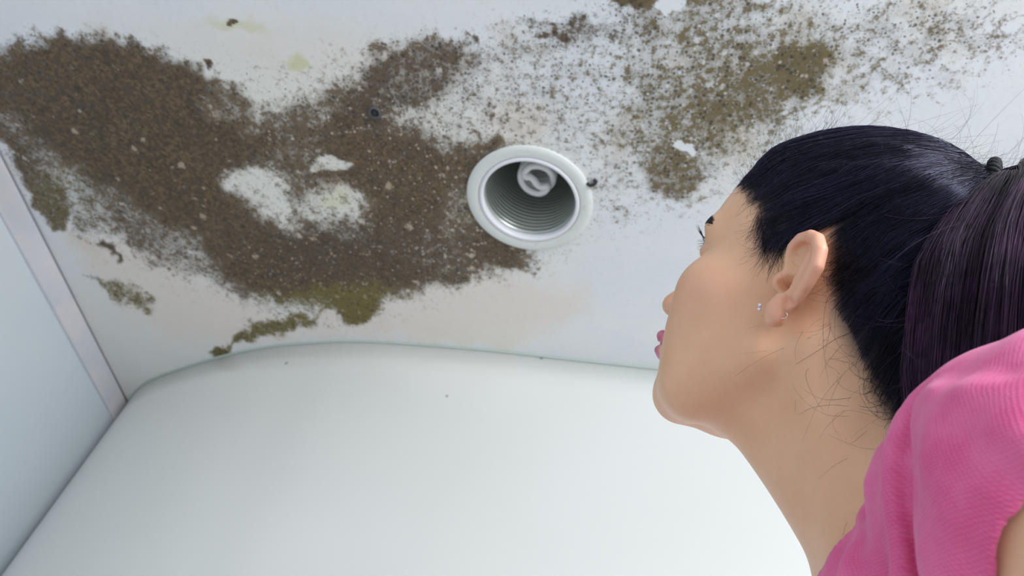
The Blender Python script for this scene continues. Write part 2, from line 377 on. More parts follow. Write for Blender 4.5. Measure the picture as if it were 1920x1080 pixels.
col_ = n.mix(n.math('MULTIPLY', dots, .85), n.mix(cover, paint, brown), (.050, .038, .026))
n.l(col_, n.p.inputs['Base Color'])
n.bump(n.math('ADD', n.math('MULTIPLY', cover, .5), n.math('MULTIPLY', n1, .5)), .0012, .5)
ce = mesh('ceiling', V, Q, m_ceil, smooth=False); tag(ce, kind='structure')
for nm, arr in (('mould', D), ('green', green), ('pink', pink), ('warm', warm), ('dark', dark), ('chip', chipm), ('yellow', yel)): set_attr(ce, nm, arr)

# recessed downlight
m_ring = mat('downlight_enamel', (.74, .76, .72), .35)
n = NT(m_ring); tc = n.n('ShaderNodeTexCoord').outputs['Object']
n.l(n.mix(n.ramp(n.noise(tc, 60, 4, .7), .60, .72, 0., .6), (.74, .765, .74), (.66, .62, .42)), n.p.inputs['Base Color'])
m_lip = mat('downlight_lip', (.82, .83, .86), .25)
m_can = mat('ribbed_aluminium', (.56, .60, .56), .34, .8)
dl = bpy.data.objects.new('recessed_downlight', None); COL.objects.link(dl); dl.location = (LX, LY, ZT)
tag(dl, 'round recessed downlight with off-white trim ring set in the mouldy ceiling', 'ceiling light')
mesh('trim_ring', *lathe([(.1045, .001), (.1065, -.0005), (.1070, -.0025), (.1058, -.0042), (.098, -.0052), (.089, -.0052), (.0865, -.0045), (.0858, -.002), (.0850, .0), (.1045, .001)], 128), m_ring, dl)
mesh('inner_lip', *lathe([(.0858, -.001), (.0850, -.0045), (.0835, -.0058), (.0800, -.0058), (.0785, -.0045), (.0780, .004), (.0790, .012), (.0858, .012), (.0858, -.001)], 128), m_lip, dl)
pr = []; z = .010
while z < .205:
    rr = .0785-.004*(z/.2)
    for q in range(6): pr.append((rr+-.0022*abs(math.sin(q/6*math.pi)), z+q*.0015))
    z += .0092
pr += [(.073, .212), (.06, .22), (.0, .222)]; pr += [(0, .224), (.075, .222), (.0815, .20), (.0825, .012), (.0785, .010)]
mesh('reflector', *lathe(pr, 96), m_can, dl)
m_tube = mat('bulb_glass_white', (.86, .86, .88), .22)
m_base = mat('bulb_plastic', (.80, .80, .80), .4)
bl = bpy.data.objects.new('spiral_bulb', None); COL.objects.link(bl); bl.location = (LX+.002, LY, ZT+.050)
bl.scale = (1.12, 1.12, 1.0); bl.rotation_euler = (0, 0, math.radians(200))
tag(bl, 'white compact fluorescent spiral bulb hanging inside the downlight', 'light bulb')
def helix(ph):
    P = []
    for t in np.linspace(0, 1, 90):
        a = ph+t*2*math.pi*2.3; rr = .0255
        if t < .06: rr = .0255*(.80+.20*t/.06)
        P.append((rr*math.cos(a), rr*math.sin(a), .006+.062*t))
    return P
h1, h2 = helix(0), helix(math.pi)
link = [(.020*(1-2*t)*1.0, .0045*math.sin(math.pi*2*t), .0045-.001*math.sin(math.pi*t)) for t in np.linspace(0, 1, 14)][1:-1]
path = smooth_curve(h1[::-1][::3]+link[::2]+h2[::3], 300)
mesh('glass_tube', *sweep(path, .0056, 14), m_tube, bl)
mesh('bulb_base', *lathe([(0, .066), (.026, .066), (.031, .072), (.031, .098), (.022, .112), (.014, .118), (.013, .150), (0, .152)], 48), m_base, bl)
sk = bpy.data.objects.new('lamp_socket', None)
so = mesh('socket', *lathe([(0, .205), (.020, .205), (.020, .222), (0, .222)], 32), m_base, dl)
# small fixings in the ceiling
m_blk = mat('black_plastic', (.012, .012, .014), .5)
c = on_ceiling(703, 211)
pg = bpy.data.objects.new('screw_plug', None); COL.objects.link(pg); pg.location = c
tag(pg, 'small black screw plug in the brown mould left of the downlight', 'screw plug')
mesh('collar', *lathe([(.0055, .001), (.0105, .001), (.0115, -.001), (.0105, -.0028), (.0085, -.0034), (.0065, -.0025), (.0055, .001)], 32), mat('plug_grey', (.09, .085, .09), .5), pg)
mesh('screw', *lathe([(0, -.0042), (.003, -.004), (.0052, -.002), (.0054, .001), (0, .001)], 24), m_blk, pg)
c = on_ceiling(1107, 342)
cl = mesh('spring_clip', *join([sweep(smooth_curve([(-.007, 0, -.001), (-.004, .001, -.003), (0, .003, -.0045), (.006, .001, -.004), (.009, -.004, -.002), (.005, -.007, -.001)], 24), .0026, 8)]), m_blk)
cl.location = c; tag(cl, 'tiny dark spring clip beside the right rim of the downlight', 'clip')

# ------------------------------------------------------------------ woman
# head frame (cm): x to her right, y forward, z up, origin between the ear canals
RH = np.array([[0.58063409, -0.72293719, 0.37446744], [0.34783864, -0.19558076, -0.91692772], [0.73611978, 0.66265374, 0.13790463]])
TH = np.array([20.94944998, 2.00538691, 46.60373634])
HW = B@RH; HT = B@TH                          # head -> world (cm, measured from the camera spot)
def h2w(P): return np.asarray(P, float)@HW.T+HT
def w2h(P): return (np.asarray(P, float)-HT)@HW
def to_m(P): return np.asarray(P)*.01+CAM     # cm from the camera spot -> scene metres
EA = math.radians(28)                          # how far the ear stands off
EU = np.array([-math.sin(EA), -math.cos(EA), 0]); EN = np.array([-math.cos(EA), math.sin(EA), 0]); EO = np.array([-7.4, 0, 0])
def ear(P):                                    # P in head frame, left side; u back, v up, n outward
    q = P-EO; u = q@EU; v = q[:, 2]; n_ = q@EN
    bow = n_-.12*np.clip(u-.5, 0, 3)+.05*v*v*.3
    E = np.stack([u, v, bow], 1)
    out = [(-.55, -1.3), (-.75, -2.1), (-.6, -2.75), (-.1, -3.1), (.35, -2.95), (.7, -2.3), (1.5, -1.7), (2.05, -.7), (2.45, .4), (2.42, 1.45), (1.95, 2.3), (1.2, 2.86), (.3, 3.05), (-.45, 2.65), (-.8, 1.9), (-.9, .8), (-.6, 0)]
    pl = s_poly(u, v, out)+.18
    plate = smax(pl, np.abs(bow+.25)-.16, .3)
    rim = s_chain(E, [(-.35, .55, -.35), (-.62, 1.3, -.1), (-.5, 2.1, .1), (0, 2.62, .2), (.75, 2.72, .22), (1.55, 2.35, .22), (2.1, 1.6, .2), (2.2, .6, .12), (1.75, -.4, .05), (1.25, -1.2, -.02)], [.24, .30, .34, .36, .40, .44, .47, .47, .42, .34])
    anti = s_chain(E, [(.75, 2.0, -.05), (1.2, 1.3, .05), (1.3, .5, .12), (1.05, -.3, .15), (.55, -.95, .15), (.05, -1.15, .10)], [.2, .30, .34, .32, .30, .26])
    crus = s_chain(E, [(-.35, .6, -.3), (.1, .45, -.25), (.5, .45, -.3)], [.2, .18, .1])
    lobe = s_ell(E, (.0, -2.3, .32), (.66, .85, .42))
    trag = s_ell(E, (-.66, -.2, .05), (.36, .62, .36))
    d_ = smin(plate, rim, .25); d_ = smin(d_, anti, .35); d_ = smin(d_, lobe, .7); d_ = smin(d_, crus, .25)
    back_ = s_ell(E, (-.2, .3, -.75), (1.1, 1.9, .75)); d_ = smin(d_, back_, .4)
    d_ = smax(d_, -s_ell(E, (.22, -.35, .05), (.68, .72, .75)), .25)
    d_ = smax(d_, -s_ell(E, (.3, 1.3, .12), (.68, .95, .5)), .25)
    d_ = smin(d_, trag, .3)
    return smax(d_, -s_cap(E, (-.25, -.35, .1), (-.3, -.3, -1.0), .3, .2), .2)
NB = np.array([19.3, 35.8, 18.8])             # root of the neck, world cm
SHL = np.array([18.2, 23.0, 16.2]); SHR = np.array([20.5, 51.0, 14.5])
def head_sdf(P):
    S = P.copy(); S[:, 0] = -np.abs(S[:, 0])   # both halves alike
    d_ = s_ell(P, (0, -.9, 4.6), (7.2, 8.9, 7.7))
    d_ = smin(d_, s_ell(P, (0, 2.9, 4.6), (6.4, 5.85, 5.3)), 2)
    d_ = smin(d_, s_ell(S, (0, 2.9, -1.2), (5.9, 5.3, 6.2)), 2)
    d_ = smin(d_, s_ell(S, (-4.3, 5.35, -1.0), (2.4, 2.95, 2.4)), 2.2)
    d_ = smin(d_, s_ell(S, (-3.3, 5.2, -4.2), (2.5, 3.3, 3.4)), 2)
    d_ = smin(d_, s_cap(S, (-5.0, .9, -4.7), (-3.2, 5.2, -7.6), 1.2, 1.6), 2.8)
    d_ = smin(d_, s_cap(S, (-3.2, 5.2, -7.6), (0, 7.5, -8.3), 1.6, 1.75), 2)
    d_ = smin(d_, s_ell(P, (0, 7.5, -8.1), (1.7, 1.6, 1.45)), 1.2)
    d_ = smin(d_, s_ell(P, (0, 7.15, -5.0), (3.0, 2.75, 2.9)), 1.5)
    d_ = smin(d_, s_ell(P, (0, 3.5, -7.4), (3.9, 4.6, 1.6)), 2)
    d_ = smin(d_, s_ell(S, (-3.1, 6.9, 3.5), (2.3, 1.2, .9)), 1.6)               # brow
    d_ = smax(d_, -s_ell(S, (-3.3, 9.9, 2.25), (2.1, 1.9, 1.35)), 1.3)             # socket
    lid = smax(s_sph(S, (-3.2, 7.0, 2.4), 1.36), -s_cap(S, (-2.0, 8.8, 2.35), (-4.3, 7.9, 2.5), .26), .12)
    d_ = smin(d_, lid, .35)
    d_ = smax(d_, -s_cap(S, (-2.25, 8.55, 2.35), (-4.05, 8.15, 2.47), .30), .1)
    nose = s_cap(P, (0, 8.5, 2.8), (0, 10.5, -1.4), .62, .78)
    nose = smin(nose, s_sph(P, (0, 10.65, -1.6), .82), .6); nose = smin(nose, s_ell(S, (-1.25, 9.6, -1.9), (.75, .95, .62)), .6)
    d_ = smin(d_, nose, 1.0)
    d_ = smax(d_, -s_ell(S, (-.62, 10.1, -2.6), (.3, .5, .4)), .2)
    up_ = s_chain(S, [(0, 10.25, -4.3), (-.6, 10.3, -4.25), (-1.5, 9.75, -4.65), (-2.4, 8.75, -5.05)], [.42, .46, .38, .2])
    lo_ = s_chain(S, [(0, 10.1, -5.65), (-1.1, 9.8, -5.55), (-2.3, 8.75, -5.15)], [.52, .46, .2])
    d_ = smin(d_, up_, .5); d_ = smin(d_, lo_, .5)
    d_ = smax(d_, -s_chain(S, [(0, 10.6, -4.98), (-1.2, 10.1, -4.98), (-2.45, 9.0, -5.12)], [.1, .1, .1]), .25)
    d_ = smax(d_, -s_cap(S, (0, 10.7, -6.75), (-1.6, 9.9, -6.7), .55), .9)
    dl_ = ear(S)
    return smin(d_, dl_, .25)
SK = h2w([(0, -1.6, -2.0)])[0]
MAST = h2w([(-5.2, -2.0, -3.2), (5.2, -2.0, -3.2)]); JAWU = h2w([(0, 2.7, -7.0)])[0]; OCC = h2w([(0, -5.2, 1.0)])[0]
NOTCH = np.array([14.6, 36.6, 16.6])
def body_sdf(P):
    d_ = s_cap(P, SK, NB, 5.3, 5.1)
    d_ = smin(d_, s_cap(P, JAWU, NOTCH+[4.5, 0, 0], 2.5, 2.4), 3)
    d_ = smin(d_, s_cap(P, OCC, [23.0, 36, 19], 3.8, 4.0), 3)
    for m_, s in ((MAST[0], -1), (MAST[1], 1)):
        d_ = smin(d_, s_cap(P, m_, NOTCH+np.array([1.2, s*1.4, .6]), .95, .8), 2.2)
    for S_, s in ((SHL, -1), (SHR, 1)):
        d_ = smin(d_, s_cap(P, [20.6, 36+s*4.5, 19.2], S_+np.array([.4, -s*3.2, 2.0]), 3.9, 4.4), 4)    # trapezius
        d_ = smin(d_, s_cap(P, NOTCH+np.array([.4, s*1.8, -.1]), S_+np.array([-1.5, -s*1.5, 2.4]), .95, 1.1), 1.6)   # collar bone
        d_ = smin(d_, s_sph(P, S_, 5.3), 3)
        d_ = smin(d_, s_chain(P, [S_, S_+np.array([1.8, s*4.0, -20]), S_+np.array([-3, s*5.5, -42])], [4.9, 3.8, 2.9]), 2)
    d_ = smin(d_, s_ell(P, (20.5, 36, 3), (10, 14.0, 16)), 5)
    d_ = smin(d_, s_ell(P, (20.5, 36, -16), (9.5, 13.0, 24)), 5)
    return d_
def person_sdf(P):
    Hp = w2h(P); a = body_sdf(P); b = np.full(len(P), 30.)
    near = np.linalg.norm(Hp-[0, 0, 2], axis=1) < 22
    b[near] = head_sdf(Hp[near]); return smin(a, b, 1.6)

def skin_material():
    m_ = mat('skin', (.68, .39, .26), .40, Subsurface_Weight=.2, Subsurface_Scale=.008)
    m_.node_tree.nodes['Principled BSDF'].inputs['Subsurface Radius'].default_value = (1, .35, .2)
    n = NT(m_); tc = n.n('ShaderNodeTexCoord').outputs['Object']
    c_ = n.mix(n.ramp(n.noise(tc, 45, 3), .35, .7), (.83, .475, .29), (.86, .51, .32))
    c_ = n.mix(n.math('MULTIPLY', n.attr('flush'), .75), c_, (.86, .42, .30))
    c_ = n.mix(n.attr('lip'), c_, (.66, .17, .27))
    c_ = n.mix(n.attr('brow'), c_, (.05, .035, .035))
    n.l(c_, n.p.inputs['Base Color'])
    n.bump(n.math('ADD', n.noise(tc, 1500, 3, .6), n.math('MULTIPLY', n.noise(tc, 300, 3), 1.)), .00018, .6)
    return m_
m_skin = skin_material()
ORI = to_m(NB)
PV, PQ = surface(person_sdf, (-2, 12, -38), (36, 62, 56), .145, 4)
person = mesh('person', to_m(PV)-ORI, PQ, m_skin); person.location = ORI
tag(person, 'dark-haired woman in a pink top tilting her head back to look up at the ceiling', 'person')
Hv = w2h(PV); Sx = np.abs(Hv[:, 0])
lipd = np.minimum(s_chain(np.stack([-Sx, Hv[:, 1], Hv[:, 2]], 1), [(0, 10.25, -4.3), (-.6, 10.3, -4.25), (-1.5, 9.75, -4.65), (-2.4, 8.75, -5.05)], [.42, .46, .38, .2]),
    s_chain(np.stack([-Sx, Hv[:, 1], Hv[:, 2]], 1), [(0, 10.1, -5.65), (-1.1, 9.8, -5.55), (-2.3, 8.75, -5.15)], [.52, .46, .2]))
set_attr(person, 'lip', np.clip(1-(lipd-.06)/.12, 0, 1))
fl = np.exp(-(((Sx-5)/2.2)**2+((Hv[:, 1]-5.5)/2.5)**2+((Hv[:, 2]+1.3)/1.8)**2))+.8*(np.hypot(Hv[:, 1]+1, Hv[:, 2])<3.6)*(Sx > 7.3)+.5*np.exp(-((Hv[:, 1]-10.5)**2+(Hv[:, 2]+1.6)**2)/1.2)
set_attr(person, 'flush', np.clip(fl, 0, 1))
# eyes, lashes, brows
m_eye = mat('eye_white', (.80, .78, .76), .12)
n = NT(m_eye); g = n.n('ShaderNodeAttribute', attribute_name='iris').outputs['Fac']
n.l(n.mix(n.ramp(g, .50, .56), n.mix(n.ramp(g, .22, .26), (.005, .004, .004), (.07, .03, .015)), (.80, .77, .75)), n.p.inputs['Base Color'])
def ball(c, r_, name, m_, parent, head=True, seg=24):
    V = []; Fc = []
    for i in range(seg//2+1):
        th = math.pi*i/(seg//2)
        for j in range(seg): ph = 2*math.pi*j/seg; V.append((math.sin(th)*math.cos(ph), math.cos(th), math.sin(th)*math.sin(ph)))
    for i in range(seg//2):
        for j in range(seg): k = (j+1) % seg; Fc.append((i*seg+j, i*seg+k, (i+1)*seg+k, (i+1)*seg+j))
    U = np.array(V); W = U*np.array(r_)+np.array(c, float)
    W = h2w(W) if head else W
    o = mesh(name, to_m(W)-ORI, Fc, m_, parent); return o, U
for s in (-1, 1):
    o, U = ball((s*3.2, 7.02, 2.41), 1.22, 'eyeball', m_eye, person, seg=32)
    set_attr(o, 'iris', np.linalg.norm(U-np.array([0, .985, .17]), axis=1))
m_hair = mat('black_hair', (.010, .0085, .016), .27, Specular_IOR_Level=.6)
n = NT(m_hair); tc = n.n('ShaderNodeTexCoord').outputs['Object']
n.l(n.mix(n.ramp(n.attr('sheen_tone'), .40, 1.05), (.0022, .0018, .0026), (.030, .026, .062)), n.p.inputs['Base Color'])  # bluish sheen painted into the strand colour, varying from lock to lock
n.p.inputs['Specular Tint'].default_value = (.62, .62, 1, 1)
m_tail = mat('purple_black_hair', (.03, .012, .03), .30, Specular_IOR_Level=.6)
n = NT(m_tail); tc = n.n('ShaderNodeTexCoord').outputs['Object']
n.l(n.mix(n.ramp(n.noise(tc, 25, 4), .35, .7), (.005, .002, .004), (.075, .030, .070)), n.p.inputs['Base Color'])
n.p.inputs['Specular Tint'].default_value = (.85, .55, .95, 1)
m_scalp = mat('hair_base', (.006, .005, .007), .55)
m_lash = mat('lash_black', (.008, .007, .012), .5)
def grad(fn, P, e=.03):
    g_ = np.stack([fn(P+e*np.eye(3)[i])-fn(P-e*np.eye(3)[i]) for i in range(3)], 1)
    return g_/(np.linalg.norm(g_, axis=1)[:, None]+1e-9)
def stick(fn, P, off=0., it=4):
    for _ in range(it): P = P-(fn(P)-off)[:, None]*grad(fn, P)*.9
    return P
def hair_mesh(name, paths, rad, m_, parent=None, k=3):     # paths in head frame cm, radius cm
    V, Q = strands(h2w(paths), rad, k); return mesh(name, to_m(V)-ORI, Q, m_, parent if parent else person)
skin_h = head_sdf
for s in (-1, 1):
    P_ = []; R_ = []
    for k_ in range(46):                       # upper and lower lashes
        t = k_/45; lower = k_ % 3 == 2
        root = np.array([s*(2.15+2.5*t), 8.22-.75*t+(.0 if lower else .05), 2.60+(.28 if not lower else -.22)*math.sin(math.pi*(.12+.76*t))])
        root = root+np.array([0, .12, 0]); ln = (.75 if not lower else .5)*(.75+.5*t)
        dr = np.array([s*(-.15+.75*t), .95, (.28 if not lower else -.35)]); dr /= np.linalg.norm(dr); q = np.linspace(0, 1, 8)[:, None]
        P_.append(root+dr*ln*q+np.array([0, -.05, (.55 if not lower else -.1)])*ln*q**2+rng.normal(size=3)*.05*q); R_.append(np.linspace(.022, .006, 8))
    hair_mesh('eyelashes', np.array(P_), np.array(R_), m_lash)
N_ = 1000
for s in (-1, 1):
    P_ = []; t = rng.random(N_)**.8; a = rng.normal(size=N_)*.26*(1.1-.35*t)
    base = np.stack([s*(1.3+4.6*t), 10-2.4*t*t, 3.95+.55*np.sin(t*2.6)-.45*t**3+a], 1)
    base = stick(skin_h, base, .01, 8); q = np.linspace(0, 1, 5)[None, :, None]
    dr = np.stack([s*(.55+.5*t), -.15-.5*t, .35-.65*t], 1)[:, None]; L_ = (.35+.25*rng.random(N_))[:, None, None]
    pp = (base[:, None]+dr*L_*q).reshape(-1, 3); P_.append(stick(skin_h, pp, .03, 3).reshape(N_, 5, 3))
    P_ = np.concatenate(P_); hair_mesh('eyebrow', P_, np.broadcast_to(np.linspace(.02, .008, 5), P_.shape[:2]), m_lash)

# scalp hair, combed back to the tie
TIE = np.array([-.2, -7.45, 10.85])
HLP = [(8.9, 9.4), (7.6, 7.7), (6.0, 6.5), (5.1, 5.6), (4.0, 4.6), (2.95, 3.5), (2.6, 2.6), (2.3, 1.9), (1.2, 2.0), (.6, 2.6), (-.2, 3.5), (-1.2, 3.4), (-1.4, 2.4), (-1.8, .6), (-2.5, -1.3), (-3.8, -2.9), (-5.6, -4.8), (-7.0, -6.4), (-9, -7.6), (-14, -6), (-14, 16), (9, 18)]
def cranium(P):
    d_ = s_ell(P, (0, -.9, 4.6), (7.2, 8.9, 7.7)); d_ = smin(d_, s_ell(P, (0, 2.9, 4.6), (6.4, 5.85, 5.3)), 2)
    d_ = smin(d_, s_ell(P, (0, 2.9, -1.2), (5.9, 5.3, 6.2)), 2)
    W = h2w(P); return smin(d_, smin(s_cap(W, SK, NB, 5.3, 5.1), s_cap(W, OCC, [23.0, 36, 19], 3.8, 4.0), 3), 1.6)
def hl_in(P): return -s_poly(P[:, 1], P[:, 2], HLP)
def hair_sdf(P):
    e = hl_in(P); t = np.clip(e/4.2, 0, 1); t = t*t*(3-2*t)
    top = np.clip((P[:, 2]-3)/6, 0, 1)
    dt = np.linalg.norm(P-TIE, axis=1); nr = np.clip(1-dt/4.5, 0, 1)
    an = np.arctan2(P[:, 0], P[:, 2]-2.0+.35*(P[:, 1]-TIE[1])*.3); lock = .11*np.sin(an*11+P[:, 1]*.28)+.06*np.sin(an*27+P[:, 1]*.22+1)+.03*np.sin(an*55+P[:, 1]*.3)
    return cranium(P)-(.06+t*(.42+.30*top)-.35*nr+lock*t)
def cap_sdf(P): return smax(smax(hair_sdf(P)+.22, -hl_in(P)+.15, .3), -(cranium(P)+.6), .1)
HV, HQ = surface(cap_sdf, (-11, -13, -9), (11, 12, 16), .2, 3)
HN = grad(cap_sdf, HV)
N_ = 18000; S_ = 22
RP = np.concatenate([HV, w2h(PV)[::1]]); RP = RP[(np.linalg.norm(RP-[0, 0, 3], axis=1) < 16)]; ok_ = hl_in(RP) > .1-.6*rng.random(len(RP))**2; RP = RP[ok_]
RP = RP[(np.abs(RP[:, 0]) < 7.05) | (RP[:, 2] > 4.2) | ((np.abs(RP[:, 0]) < 7.7) & (RP[:, 2] > -1) & (RP[:, 1] < -1.2) & (ear(np.stack([-np.abs(RP[:, 0]), RP[:, 1], RP[:, 2]], 1)) > .1)) | ((RP[:, 2] > 3.0) & (ear(np.stack([-np.abs(RP[:, 0]), RP[:, 1], RP[:, 2]], 1)) > .1))]; HV0 = HV; HV = RP
sel = np.flatnonzero((hair_sdf(HV) > -1.3)); pr_ = rng.choice(sel, N_)
edge = np.clip(1-hl_in(HV[sel])/1.6, 0.0, 1)+.05; edge /= edge.sum(); pr_[:11000] = rng.choice(sel, 11000, p=edge)
p = HV[pr_]+rng.normal(size=(N_, 3))*.12; p = stick(hair_sdf, p, .0, 3)
lift = rng.random(N_)**2*.14; side = rng.normal(size=(N_, 1, 3))*.35
paths = [p]; tgt = TIE+rng.normal(size=(N_, 3))*.45
wob = rng.normal(size=(N_, 3))
for s in range(1, S_):
    rem = tgt-p; p = p+rem/(S_-s)
    sag = np.clip(np.sin(math.pi*s/S_), 0, 1)
    p = p+wob*.02*math.cos(s*.55)
    if s < S_-2: p = stick(hair_sdf, p, lift*min(1, s/4)+.0, 2)
    paths.append(p)
paths = np.stack(paths, 1); HV = HV0
NG = 420; gi = rng.choice(N_, NG, replace=False); gr = paths[gi, 0]; near_ = np.concatenate([np.argmin(((paths[a:a+1000, None, 0]-gr[None])**2).sum(2), 1) for a in range(0, N_, 1000)])
amt = (.62*np.clip(np.linspace(-.12, 1, S_)*2.5, 0, 1)*rng.random((N_, 1))**.5)[..., None]
gl = rng.random(NG)*.30; gn = grad(hair_sdf, paths[gi].reshape(-1, 3)).reshape(NG, S_, 3)
paths = paths*(1-amt)+paths[gi][near_]*amt+gn[near_]*(gl[near_][:, None]*np.sin(np.linspace(0, 1, S_)*math.pi)**.7)[..., None]*np.clip(amt*2, 0, 1)
off_ = (lift[:, None]+(gl[near_][:, None]*np.sin(np.linspace(0, 1, S_)*math.pi)**.7)*(amt[..., 0] > .1)*.8)
for _ in range(2):
    pp_ = paths[:, 1:-2].reshape(-1, 3); dd_ = hair_sdf(pp_)-off_[:, 1:-2].reshape(-1); paths[:, 1:-2] = (pp_-dd_[:, None]*grad(hair_sdf, pp_)).reshape(N_, S_-3, 3)
sheen_tone = rng.random(NG)[near_]*.7+.3*rng.random(N_)
set_attr(person, 'brow', np.clip((hl_in(Hv)+.45)/1.1, 0, 1)**1.3*.95*(np.linalg.norm(Hv-[0, 0, 3], axis=1) < 15)*(head_sdf(Hv) > -.5)*(np.abs(ear(np.stack([-Sx, Hv[:, 1], Hv[:, 2]], 1))) > .15))
rad = np.linspace(1, .8, S_)[None]*(.011+.009*rng.random((N_, 1))); rad[:, :5] *= np.array([.2, .35, .5, .7, .85])
V1, Q1 = strands(h2w(paths), rad); V0 = h2w(HV)
hair = mesh('hair', to_m(np.concatenate([V0, V1]))-ORI, np.concatenate([HQ, Q1+len(V0)]), m_hair, person)
set_attr(hair, 'sheen_tone', np.concatenate([np.zeros(len(V0)), np.repeat(sheen_tone, S_*3)])); hair.data.materials.append(m_scalp)
hair.data.polygons.foreach_set('material_index', np.concatenate([np.ones(len(HQ), np.int32), np.zeros(len(hair.data.polygons)-len(HQ), np.int32)]))

# ponytail: thick bundle arching up from the tie and falling behind the shoulder
g_h = np.array([-.393, -.471, -.790])          # straight down, seen in the head frame
axis = smooth_curve([TIE+[0, .5, -.3], TIE, TIE+np.array([.1, -1.2, .1]), (-.7, -9.9, 9.9), (-3.0, -11.4, 6.5), (-5.8, -12.0, 2.0), (-7.4, -12.6, -2.0), (-7.6, -13.6, -7), (-8.4, -15, -12)], 30)
wid = np.interp(np.linspace(0, 1, 30), [0, .12, .25, .375, .5, .65, .8, 1], [.55, .7, 1.25, 2.7, 4.5, 5.4, 5.2, 3.6])
Tn = np.gradient(axis, axis=0); Tn /= np.linalg.norm(Tn, axis=1)[:, None]
u_ = []; uu = np.array([1., 0, 0])
for i in range(30): uu = uu-(uu@Tn[i])*Tn[i]; uu /= np.linalg.norm(uu); u_.append(uu)
u_ = np.array(u_); v_ = np.cross(Tn, u_)
N_ = 9000; a = rng.random(N_)*2*math.pi; rr = np.sqrt(.35+.65*rng.random(N_)); rr[rng.random(N_) < .55] = .96+.06*rng.random()
tt = np.linspace(0, 1, 30)
cx = (rr*np.cos(a))[:, None]+.09*np.sin(tt*(4+6*rng.random((N_, 1)))+6.28*rng.random((N_, 1))); cy = (rr*np.sin(a))[:, None]+.05*np.sin(tt*(4+5*rng.random((N_, 1)))+6.28*rng.random((N_, 1)))
lump = 1+.10*np.sin(a*5+1)[:, None]*np.sin(tt*3.1)+.05*np.sin(a*13)[:, None]
tp = axis+(cx*lump*wid)[..., None]*u_+(cy*lump*wid)[..., None]*v_*.85
ex = rng.normal(size=(N_, 1, 3))*.25*tt[None, :, None]**2; tp = tp+ex
core = [(rr_*.86*math.cos(b), rr_*.86*math.sin(b)) for rr_ in (1,) for b in np.linspace(0, 2*math.pi, 24, endpoint=False)]
CV = np.concatenate([axis[:, None]+wid[:, None, None]*(np.array([c_[0] for c_ in core])[None, :, None]*u_[:, None]+np.array([c_[1] for c_ in core])[None, :, None]*v_[:, None]*.85)]).reshape(-1, 3)
ix = np.arange(30*24).reshape(30, 24); CQ = np.stack([ix[:-1], np.roll(ix, -1, 1)[:-1], np.roll(ix, -1, 1)[1:], ix[1:]], -1).reshape(-1, 4)
V1, Q1 = strands(h2w(tp), np.broadcast_to(.010+.008*rng.random((N_, 1)), tp.shape[:2]))
tail = mesh('ponytail', to_m(np.concatenate([h2w(CV), V1]))-ORI, np.concatenate([CQ, Q1+len(CV)]), m_tail, person)
tail.data.materials.append(m_scalp)
tail.data.polygons.foreach_set('material_index', np.concatenate([np.ones(len(CQ), np.int32), np.zeros(len(tail.data.polygons)-len(CQ), np.int32)]))
# hair tie: a ring of twisted cords round the root of the ponytail
tv = (axis[4]-axis[2]); tv = np.array([0, -.97, .24]); ua = np.array([1., 0, 0]); va = np.cross(tv, ua); pt = []
for st in range(3):
    Pn = []
    for t in np.linspace(0, 2*math.pi, 90):
        b = 9*t+st*2.094; R0 = 1.32+.2*math.cos(b); Pn.append(TIE+R0*(math.cos(t)*ua+math.sin(t)*va)+tv*(.15+.22*math.sin(b)))
    pt.append(sweep(h2w(np.array(Pn)), .19, 8, False))
tv_, tf_ = join(pt); mesh('hair_tie', to_m(np.array(tv_))-ORI, tf_, mat('black_elastic', (.012, .012, .017), .75), person)

# stray hair
def wisps(roots, dirs, lens, curl, n_=18, grav=.25):
    N = len(roots); q = np.linspace(0, 1, n_); P = np.zeros((N, n_, 3)); P[:, 0] = roots; d_ = dirs/np.linalg.norm(dirs, axis=1)[:, None]
    ax_ = rng.normal(size=(N, 3)); ax_ /= np.linalg.norm(ax_, axis=1)[:, None]; w_ = curl*rng.normal(size=(N, 1))
    for i in range(1, n_):
        d_ = d_+np.cross(ax_, d_)*w_/n_+g_h*grav/n_; d_ /= np.linalg.norm(d_, axis=1)[:, None]
        P[:, i] = P[:, i-1]+d_*lens[:, None]/n_
    return P
def pick(cond, N): i = np.flatnonzero(cond); return HV[rng.choice(i, N)]
W_ = []; e_ = hl_in(HV); nz = grad(hair_sdf, HV)
def grp(cond, N, dv, sp, l0, l1, curl, grav=.3):
    r_ = pick(cond, N); nn_ = grad(hair_sdf, r_); back = TIE-r_; back /= np.linalg.norm(back, axis=1)[:, None]
    d_ = nn_*dv[0]+back*dv[1]+np.array(dv[2])+rng.normal(size=(N, 3))*sp
    W_.append(wisps(r_-nn_*.05, d_, l0+(l1-l0)*rng.random(N), curl, grav=grav))
topc = (HV[:, 2] > 6) & (e_ > .3)
grp(topc, 900, (.32, 1, (0, 0, 0)), .30, 2, 6.5, 1.8, .2)
grp(topc & (HV[:, 1] > 2), 1500, (.60, .8, (0, 0, .1)), .38, 1.2, 4.0, 2.2, .2)
grp(topc, 90, (.9, .5, (0, 0, 0)), .5, 3, 7, 3.0, .1)
fr = (e_ > -.1) & (e_ < .9) & (HV[:, 1] > 2) & (HV[:, 2] > 2.2)
grp(fr, 900, (.18, .6, (0, .25, -.15)), .35, .6, 1.8, 2.0, .3)
sb = (e_ > -.1) & (e_ < 1.1) & (HV[:, 1] > .8) & (HV[:, 2] < 4.2)
grp(sb, 900, (.05, -.1, (0, .25, -1)), .25, .8, 2.9, 1.2, .4)
na = (e_ > -.2) & (e_ < 1.2) & (HV[:, 1] < -1.5) & (HV[:, 2] < 2)
grp(na, 330, (.35, -.1, (0, .8, -.9)), .5, 2.0, 7.5, 6.0, .8)
